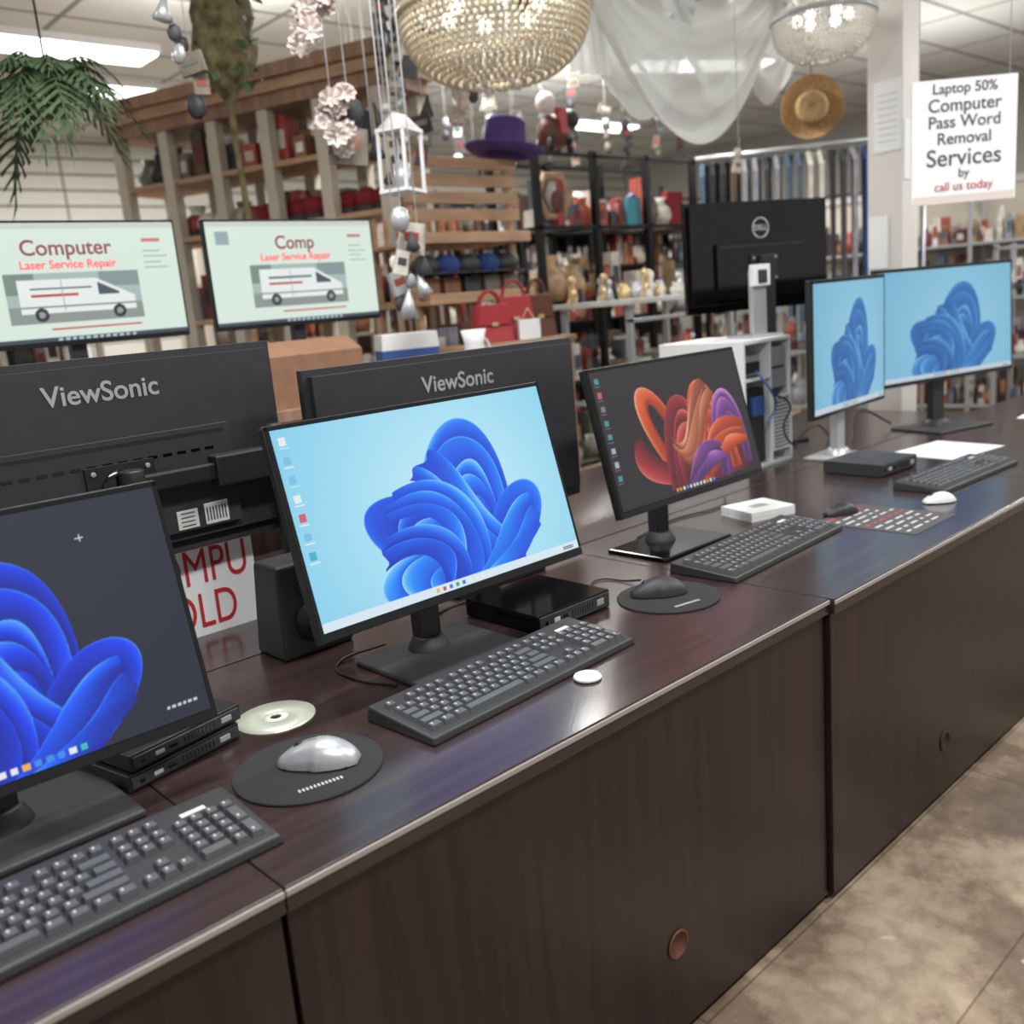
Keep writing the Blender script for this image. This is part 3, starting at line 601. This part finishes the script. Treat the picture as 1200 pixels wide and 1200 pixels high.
def hat(name,loc,rot,m,band,r=.18):
    b=B(); b.lathe((0,0,0),[(r,.03),(r*.98,.022),(r*.8,.0),(r*.56,.0),(r*.54,.03),(r*.50,r*.75),(r*.42,r*.86),(r*.2,r*.80),(0,r*.76)],m,40,cap=False); b.lathe((0,0,.004),[(r*.565,0),(r*.55,r*.2)],band,40,cap=False)
    o=b.obj(name,loc,rot); md=o.modifiers.new('thick','SOLIDIFY'); md.thickness=.004; return o
hat('purple_felt_hat',(3.44,2.64,2.172),(.06,.14,0),'purple','gold',.2)
d=Vector((5.75,3.19,1.0)).normalized(); q=(-d).to_track_quat('Z','Y').to_euler()
hat('straw_hat',(5.6,2.16,2.45),tuple(q),'straw','strawd',.18)
b=B(); b.tube((5.6,2.16,2.5),(5.62,2.2,3.4),.003,'blk'); b.obj('hat_hanging_cord')
e=shelving('black_metal_shelving',(4.65,3.1,0),0,1.5,.42,2.27,[.45,.95,1.42,1.85],'bmetal','glass',3,(.08,.3),.04,3)
b=B(); b.lathe((-.55,-.14,2.02),[(.15,0),(.15,.02),(.11,.02),(.11,.005),(0,.005)],'lwood',6,Matrix.Rotation(R90,3,'X')); b.lathe((-.55,-.162,2.02),[(.10,0),(.0,.001)],'pink',6,Matrix.Rotation(R90,3,'X')); b.ball((-.55,-.17,1.99),.05,'brownbag',12,(1,.2,1.2)); b.box(.1,.22,-.16,-.1,1.86,2.02,'teal'); b.box(.5,.66,-.16,-.1,1.86,2.06,'capred'); vase(b,-.62,-.12,1.43,.26,M['pot']); vase(b,-.42,-.12,1.43,.2,M['pot'])
b.obj('plaque_and_pottery',(0,0,0),(0,0,0),e)
b=B(); b.ball((0,0,.12),.10,'brownbag',14,(1.2,.8,1)); b.ball((.14,0,.20),.06,'blk',12,(1.2,1,1)); b.ball((-.05,0,.28),.06,'pink',12)
for sx in (-.08,.08): 
    for sy in (-.05,.05): b.cyl((sx,sy,0),.02,.08,'blk',10)
b.box(-.03,.03,-.09,-.05,.1,.24,'redbag'); b.obj('cow_figurine',(4.25,3.06,2.275))
e=empty('display_table',(3.85,2.13,0)); b=B(); b.box(-.42,.5,-.25,.25,1.385,1.41,'label'); 
for x in (-.38,.44):
    for y in (-.22,.2): b.box(x,x+.03,y,y+.03,0,1.385,'silver')
b.box(-.38,.47,-.22,.23,.9,.915,'glass'); b.box(-.38,.47,-.22,-.2,1.30,1.32,'silver'); b.obj('frame',(0,0,0),(0,0,0),e,.002)
b=B(); rr=random.Random(9)
for k in range(36):
    x=rr.uniform(-.36,.44);y=rr.uniform(-.2,.2); s=rr.uniform(.04,.12); m=rr.choice([M['silver'],M['white'],M['gold'],cl[2],cl[6],M['pink'],cl[7]])
    if k%2: vase(b,x,y,1.411,s*.8,m)
    else: b.cyl((x,y,1.411),s*.3,s*.9,m,10,None,s*.1); b.ball((x,y,1.411+s*1.05),s*.22,m,8)
for k in range(14): vase(b,-.34+k*.06,0,.916,rr.uniform(.08,.25),rr.choice(cl))
b.obj('figurines',(0,0,0),(0,0,0),e)
shelving('storage_shelving',(6.3,4.9,0),0,3.4,.5,2.3,[.3,.8,1.25,1.7,2.0],'bmetal','mwood',4,(.1,.35),.04,11,'blk2')
shelving('storage_shelving',(4.6,6.4,0),0,2.4,.5,2.2,[.3,.8,1.3,1.8],'post','lwood',3,(.1,.4),.05,12,'post')
shelving('storage_shelving',(8.2,2.6,0),math.radians(-80),2.4,.5,2.1,[.3,.8,1.25,1.6],'silver','glass',3,(.08,.3),.03,13,'post')
shelving('storage_shelving',(9.6,5.2,0),math.radians(-60),3.0,.5,2.3,[.3,.8,1.25,1.7,2.0],'bmetal','label',3,(.1,.35),.04,14)
shelving('storage_shelving',(7.2,.9,0),math.radians(-85),1.4,.45,1.55,[.3,.8,1.2],'silver','glass',2,(.08,.25),.03,15)
shelving('storage_shelving',(1.4,5.6,0),0,1.8,.45,2.0,[.3,.8,1.25,1.65],'post','lwood',3,(.1,.35),.04,16,'post')
e=empty('clothes_rack',(6.1,2.5,0),math.radians(-55)); b=B(); b.tube((-.75,0,.02),(-.75,0,2.3),.015,'silver'); b.tube((.75,0,.02),(.75,0,2.3),.015,'silver'); b.tube((-.75,0,2.3),(.75,0,2.3),.015,'silver'); b.box(-.77,-.73,-.3,.3,0,.03,'silver'); b.box(.73,.77,-.3,.3,0,.03,'silver'); b.obj('rail',(0,0,0),(0,0,0),e)
b=B(); rr=random.Random(21)
for k in range(20):
    x=-.68+k*.07; m=M['denim'] if k>14 else rr.choice([cl[0],cl[5],cl[9],cl[7],cl[10],cl[12],cl[4]]); hh=rr.uniform(.7,1.05)
    vs=[(x-.02,-.04,2.26),(x+.02,.04,2.26),(x-.02,-.22,2.16),(x+.02,.22,2.16),(x-.03,-.24,2.16-hh),(x+.03,.24,2.16-hh)]
    vs+= [(p[0]+.03,p[1],p[2]) for p in vs]
    b.add(vs,[(0,1,3,2),(2,3,5,4),(6,8,9,7),(8,10,11,9),(0,2,8,6),(2,4,10,8),(1,7,9,3),(3,9,11,5),(4,5,11,10),(0,6,7,1)],m); b.tube((x,0,2.25),(x,0,2.31),.003,'silver')
b.obj('garments',(0,0,0),(0,0,0),e)
# ---------------------------------------------------------------- hanging things
def chandelier(loc,r,h,m,rim,seed=1):
    e=empty('beaded_chandelier',loc); b=B(); n=18
    for i in range(n):
        t=i/(n-1)*1.5; rr_=r*math.cos(t)**.7; z=-h*math.sin(t)
        cnt=max(8,int(84*rr_/r))
        for k in range(cnt):
            a=2*math.pi*k/cnt; b.ball((rr_*math.cos(a),rr_*math.sin(a),z),r*.027,m,6,(1,1,1.3))
    for k in range(44):
        a=2*math.pi*k/44
        for j in range(1,13):
            q=j/13; rr2=r*(1-q)+.05*q; b.ball((rr2*math.cos(a),rr2*math.sin(a),.02+h*1.1*q**1.6),r*.024,m,5)
    rg=random.Random(seed)
    for k in range(90):
        a=rg.uniform(0,6.28); rr3=r*rg.uniform(.2,1.0); b.ball((rr3*math.cos(a),rr3*math.sin(a),-h*.9*math.sqrt(max(0,1-(rr3/r)**2))-.03),r*.035,'cryst',6,(.7,.7,1.8))
    b.obj('beads',(0,0,0),(0,0,0),e)
    b=B(); b.lathe((0,0,-.01),[(r*1.0,0),(r*1.05,.0),(r*1.05,.02),(r*1.0,.02),(r*1.0,0)],rim,48,cap=False); b.tube((0,0,h*1.1),(0,0,3.4-loc[2]),.006,rim); b.cyl((0,0,h*1.05),.06,.03,rim); b.cyl((0,0,3.37-loc[2]),.06,.03,rim)
    for k in range(6):
        a=math.pi*k/3; b.tube((r*math.cos(a),r*math.sin(a),0),(.05*math.cos(a),.05*math.sin(a),h*1.08),.005,rim)
    b.obj('ring_and_rod',(0,0,0),(0,0,0),e)
    b=B()
    for k in range(6):
        a=math.pi*k/3; b.ball((r*.5*math.cos(a),r*.5*math.sin(a),.0),.03,'bulb',8)
    b.obj('bulbs',(0,0,0),(0,0,0),e)
    l=bpy.data.lights.new('bulb_light','POINT'); l.energy=2; l.color=(1,.94,.85); l.shadow_soft_size=.08; o=bpy.data.objects.new('bulb_light',l); col.objects.link(o); o.parent=e; o.location=(0,0,.03)
chandelier((2.66,1.81,2.51),.36,.25,'champ','champ')
chandelier((4.74,1.61,2.70),.25,.2,'cryst','silver')
def drape(x0,x1,y,z0,z1,sag,wid,seed):
    vs=[];fs=[];nu,nv=40,14
    for i in range(nu+1):
        u=i/nu
        for j in range(nv+1):
            v=j/nv; s=sag*(.45+.55*v)*4*u*(1-u)
            vs.append((x0+(x1-x0)*u,y+.05*math.sin(v*22+seed)*(1-.3*math.sin(math.pi*u)),z0+(z1-z0)*u-s-wid*v*(.25+.75*math.sin(math.pi*u))))
    for i in range(nu):
        for j in range(nv): q=i*(nv+1)+j; fs.append((q,q+1,q+nv+2,q+nv+1))
    return vs,fs
e=empty('sheer_drapery',(0,0,0)); b=B()
for a in ((3.35,4.95,2.0,2.95,2.98,.56,.27,1),(3.3,4.3,2.1,3.1,2.9,.45,.3,2),(4.1,5.1,2.08,2.9,3.2,.4,.3,3),(4.8,5.6,2.2,3.2,3.1,.4,.3,5)):
    v,f=drape(*a); b.add(v,f,'fabric',True)
for x in (3.35,4.2,4.97,5.1,5.6): b.tube((x,2.05,2.9),(x,2.05,3.4),.004,'white')
b.obj('swags',(0,0,0),(0,0,0),e)
b=B(); vs=[];fs=[]
for i in range(13):
    for j in range(17):
        vs.append((3.32+i*.02+.02*math.sin(j*.5),2.05+.03*math.sin(i*1.9),3.38-j*.06))
for i in range(12):
    for j in range(16): q=i*17+j; fs.append((q,q+1,q+18,q+17))
b.add(vs,fs,'fabric',True); b.obj('tail',(0,0,0),(0,0,0),e)
e=empty('hanging_service_sign',(3.905,.575,1.67),math.atan2(-.27,.29)); b=B(); b.box(-.20,.20,0,.008,0,.45,'paper'); b.box(-.195,.195,-.001,0,.0,.03,'pink'); b.tube((-.17,.004,.45),(-.17,.004,1.73),.002,'leg'); b.tube((.17,.004,.45),(.17,.004,1.73),.002,'leg')
b.obj('board',(0,0,0),(0,0,0),e)
for s_,z,sz in (('Laptop 50%',.415,.052),('Computer',.355,.066),('Pass Word',.295,.062),('Removal',.235,.060),('Services',.165,.088),('by',.108,.045)): text(s_,sz,(0,-.002,z),(R90,0,0),'ink',e,off=.0004)
text('call us today',.045,(0,-.002,.06),(R90,0,0),'red',e)
e=empty('hanging_palm_plant',(1.25,2.55,2.25)); b=B(); b.lathe((0,0,-.06),[(0,0),(.05,0),(.08,.10),(.075,.10),(.05,.02)],'moss',20); b.tube((0,0,.04),(0,0,1.15),.004,'blk'); b.obj('pot',(0,0,0),(0,0,0),e)
b=B(); rr=random.Random(3)
for k in range(30):
    a=rr.uniform(0,6.28); el=rr.uniform(-.1,1.2); Ln=rr.uniform(.26,.42); prev=None
    for j in range(13):
        t=j/12; r_=Ln*t*math.cos(el*(1-t*.3))*(1-.25*t); z=Ln*(math.sin(el)*t-.9*t*t)+.05
        p=Vector((r_*math.cos(a),r_*math.sin(a),z))
        if prev is not None:
            b.tube(prev,p,.003,'green',5)
            n=Vector((-math.sin(a),math.cos(a),0)); w=.08*math.sin(math.pi*min(1,t*.9+.1)); dn=Vector((math.cos(a)*.03,math.sin(a)*.03,-.04))
            for sgn in(-1,1): b.add([p,p+n*sgn*w+dn,p+n*sgn*w*.9+dn*1.3,p-(p-prev)*.6],[(0,1,2,3)],'green')
        prev=p
b.obj('fronds',(0,0,0),(0,0,0),e)
e=empty('artificial_tree',(2.14,2.9,0)); b=B(); pr=[]
vs=[];fs=[];n=18;rr=random.Random(6)
for j in range(60):
    z=3.4*j/59; k0=min(1,max(0,(z-2.38)/.12))
    for k in range(n):
        a=2*math.pi*k/n; r_=(.014+k0*(.10+.02*math.sin(5*a+z*6)+rr.uniform(-.014,.014)))
        vs.append((r_*math.cos(a)+.03*math.sin(z*2),r_*math.sin(a),z))
for j in range(59):
    for k in range(n): fs.append((j*n+k,j*n+(k+1)%n,(j+1)*n+(k+1)%n,(j+1)*n+k))
b.add(vs,fs,'moss',True); b.cyl((0,0,0),.16,.25,'blk2',24,None,.2); b.obj('trunk',(0,0,0),(0,0,0),e)
b=B()
for k in range(420):
    a=rr.uniform(0,6.28); r_=rr.uniform(.08,.36)*(1 if k%3 else .4); z=rr.uniform(2.9,3.35) if k%3 else rr.uniform(2.45,3.0); s=rr.uniform(.03,.07); p=Vector((r_*math.cos(a),r_*math.sin(a),z)); d1=Vector((rr.uniform(-1,1),rr.uniform(-1,1),rr.uniform(-1,0))).normalized()*s; d2=Vector((rr.uniform(-1,1),rr.uniform(-1,1),rr.uniform(-.5,.5))).normalized()*s*.35
    b.add([p,p+d1*.5+d2,p+d1,p+d1*.5-d2],[(0,1,2,3)],'green')
b.obj('leaves',(0,0,0),(0,0,0),e)
def flowers(x,y,z0,z1,n,seed,name='fabric_flower_garland',m='pink'):
    b=B(); rr=random.Random(seed); b.tube((x,y,z0),(x,y,3.4),.003,'leg')
    for k in range(n):
        c=Vector((x+rr.uniform(-.07,.07),y+rr.uniform(-.05,.05),z0+(z1-z0)*k/max(1,n-1)))
        for lay in range(2):
            nrm=Vector((rr.uniform(-1,.2),-.8,rr.uniform(-.5,.6))).normalized(); u_=nrm.orthogonal().normalized(); v_=nrm.cross(u_); R_=rr.uniform(.03,.05)
            for p in range(9):
                a=p*6.283/9; d1=(u_*math.cos(a)+v_*math.sin(a)); s1=(u_*math.cos(a+.45)+v_*math.sin(a+.45)); s2=(u_*math.cos(a-.45)+v_*math.sin(a-.45))
                b.add([c,c+s1*R_*.8+nrm*.02,c+d1*R_+nrm*.01,c+s2*R_*.8+nrm*.02],[(0,1,2,3)],m)
        b.ball(c,.012,m,8)
    b.obj(name)
flowers(1.93,1.91,2.34,2.62,11,1); flowers(1.98,1.95,2.04,2.20,8,2); flowers(2.9,2.3,2.25,2.5,6,3)
e=empty('hanging_lantern',(2.20,1.88,1.86)); b=B()
for x in (-.055,.055):
    for y in (-.055,.055): b.box(x-.005,x+.005,y-.005,y+.005,0,.22,'white')
for z in (0,.21): b.box(-.062,.062,-.062,-.05,z,z+.012,'white'); b.box(-.062,.062,.05,.062,z,z+.012,'white'); b.box(-.062,-.05,-.05,.05,z,z+.012,'white'); b.box(.05,.062,-.05,.05,z,z+.012,'white')
b.box(-.06,.06,-.06,.06,0,.005,'white'); b.cyl((0,0,.005),.03,.1,'silver'); b.lathe((0,0,.22),[(.085,0),(.03,.05),(0,.06)],'white',4,Matrix.Rotation(math.pi/4,3,'Z')); b.tube((0,0,.28),(0,0,1.54),.003,'leg'); b.obj('frame',(0,0,0),(0,.05,.3),e)
def strip(x,y,ztop,zbot,seed,name='hanging_merchandise_strip',dark=False,sc_=1):
    b=B(); rr=random.Random(seed); b.tube((x,y,zbot),(x,y,3.4),.0025,'leg'); z=ztop
    while z>zbot:
        w=rr.uniform(.05,.10)*sc_; h=rr.uniform(.06,.11)*sc_; a=rr.uniform(-.5,.5)
        b.T=Matrix.Translation((x+rr.uniform(-.03,.03),y-.01,z))@Matrix.Rotation(a-.6,4,'Z')@Matrix.Rotation(rr.uniform(-.3,.3),4,'Y')
        m=rr.choice([cl[0],cl[7],M['blk2'],cl[1]] if dark else [cl[10],cl[6],cl[2],M['silver'],cl[0]])
        t=rr.random()
        if t<.45: b.box(-w/2,w/2,-.01,.01,-h,0,m,tx=.004); b.box(-w*.3,w*.3,-.012,-.009,-h*.6,-h*.3,rr.choice(cl))
        elif t<.75: b.ball((0,0,-h/2),h*.45,m,8,(.8,.4,1))
        else: b.lathe((0,0,-h),[(0,0),(w*.4,.01),(w*.2,h*.6),(.004,h)],m,8)
        b.T=Matrix(); z-=h*.9
    b.obj(name)
strip(2.05,1.71,1.80,1.42,1); strip(2.13,1.73,1.74,1.5,2); strip(2.08,1.80,1.70,1.45,31); strip(2.1,2.02,2.22,2.0,3,dark=True,sc_=1.5); strip(2.25,2.1,2.22,2.05,8,dark=True,sc_=1.2); strip(2.55,2.4,2.3,2.0,4,sc_=.8); strip(2.75,2.4,2.35,2.1,5,dark=True); strip(1.55,2.2,2.6,2.35,6); strip(1.68,2.35,2.45,2.2,7,dark=True); strip(3.0,2.4,2.4,2.3,9); strip(4.4,1.9,2.12,2.0,10,sc_=.8)
for i in range(18):
    rr=random.Random(40+i); strip(rr.uniform(3.6,6.2),rr.uniform(3.5,4.5),rr.uniform(2.6,3.0),rr.uniform(2.36,2.55),50+i,dark=i%2==0)
for i in range(6):
    rr=random.Random(140+i); strip(rr.uniform(2.6,2.95),rr.uniform(2.45,2.85),rr.uniform(2.6,3.0),rr.uniform(2.4,2.65),150+i,dark=i%2==0,sc_=.8)
for i,(x,y) in enumerate(((1.6,1.9),(1.75,2.1),(2.2,2.3),(3.2,2.2),(2.2,1.4))):
    strip(x,y,3.0,2.75,90+i,dark=i%2==1,sc_=.8)
# ---------------------------------------------------------------- cables
z=ZD+.004
cable([(1.02,.56,z+.02),(.93,.60,z),(.90,.50,z),(.93,.40,z)],.003)
cable([(1.40,.62,z+.02),(1.34,.68,z),(1.22,.66,z),(1.13,.60,z)],.003)
cable([(1.55,.42,z),(1.58,.50,z),(1.64,.52,z),(1.66,.46,z),(1.66,.41,z+.01)],.0025,'mouse_cable')
cable([(2.0,.70,z),(2.2,.74,z),(2.45,.72,z),(2.55,.78,z)],.003)
cable([(3.5,.9,z),(3.7,.93,z),(3.85,.98,z+.1),(4.05,.93,z+.02)],.005)
cable([(3.3,1.0,z),(3.55,1.02,z+.08),(3.75,1.05,z),(3.95,1.1,z)],.004)
cable([(.95,1.5,z+.0),(1.0,1.4,z),(1.1,1.3,z)],.004)
# ---------------------------------------------------------------- lights
def tube_light(x,y,rz,L=1.3,W=.32,E=70,name='ceiling_light'):
    e=empty(name,(x,y,3.33),rz); b=B(); b.box(-L/2-.02,L/2+.02,-W/2-.02,W/2+.02,.02,.07,'white'); b.box(-L/2,L/2,-W/2,W/2,0,.02,'lamp'); b.obj('fixture',(0,0,0),(0,0,0),e)
    l=bpy.data.lights.new('tube','AREA'); l.shape='RECTANGLE'; l.size=L; l.size_y=W; l.energy=E; l.color=(1,.99,.95); o=bpy.data.objects.new('tube',l); col.objects.link(o); o.parent=e; o.location=(0,0,-.02)
for x,y,r,E in ((2.5,5.9,0,100),(3.75,6.9,0,80),(7.46,4.28,-.44,100),(.4,-1.4,0,74),(3.2,-1.2,0,74),(1.2,.9,0,64),(4.4,3.4,0,85),(6.6,-.3,0,85),(-1.2,3,0,60),(9.0,.2,0,90),(8.6,6.6,0,80)): tube_light(x,y,r,E=E)  # visible fixtures, plus extra ones added to light the room
for x,y in ((6.3,4.9),(2.9,4.2),(8.2,2.6)):  # added upward lamps with invented housings, placed to brighten the dark ceiling
    zt={6.3:2.34,2.9:2.81,8.2:2.14}[x]
    e=empty('added_ceiling_fill',(x,y,zt)); b=B(); b.box(-.25,.25,-.04,.04,-.03,.0,'white'); b.box(-.23,.23,-.03,.03,0,.004,'lamp'); b.obj('fill_trough',(0,0,0),(0,0,0),e)
    l=bpy.data.lights.new('fill_uplight','AREA'); l.shape='RECTANGLE'; l.size=.5; l.size_y=.1; l.energy=22; l.color=(1,.985,.94); o=bpy.data.objects.new('fill_uplight',l); col.objects.link(o); o.parent=e; o.location=(0,0,.02); o.rotation_euler=(math.pi,0,0)
w=bpy.data.worlds.new('world'); sc.world=w; w.use_nodes=True; w.node_tree.nodes['Background'].inputs[0].default_value=(.90,.90,.88,1); w.node_tree.nodes['Background'].inputs[1].default_value=.58
# ---------------------------------------------------------------- camera
p=math.radians(12.4); r=math.radians(5.02); hd=math.radians(47.9)
Hh=Vector((math.cos(hd),math.sin(hd),0)); R0=Vector((math.sin(hd),-math.cos(hd),0)); Z=Vector((0,0,1))
F=Hh*math.cos(p)-Z*math.sin(p); U0=Hh*math.sin(p)+Z*math.cos(p)
Rr=R0*math.cos(r)-U0*math.sin(r); U=R0*math.sin(r)+U0*math.cos(r)
cam=bpy.data.cameras.new('camera');cam.lens=33;co=bpy.data.objects.new('camera',cam);col.objects.link(co)
cam.dof.use_dof=True; cam.dof.focus_distance=1.8; cam.dof.aperture_fstop=3.0
Mx=Matrix((Rr,U,-F)).transposed().to_4x4();Mx.translation=Vector((0,-.991,1.431));co.matrix_world=Mx;sc.camera=co
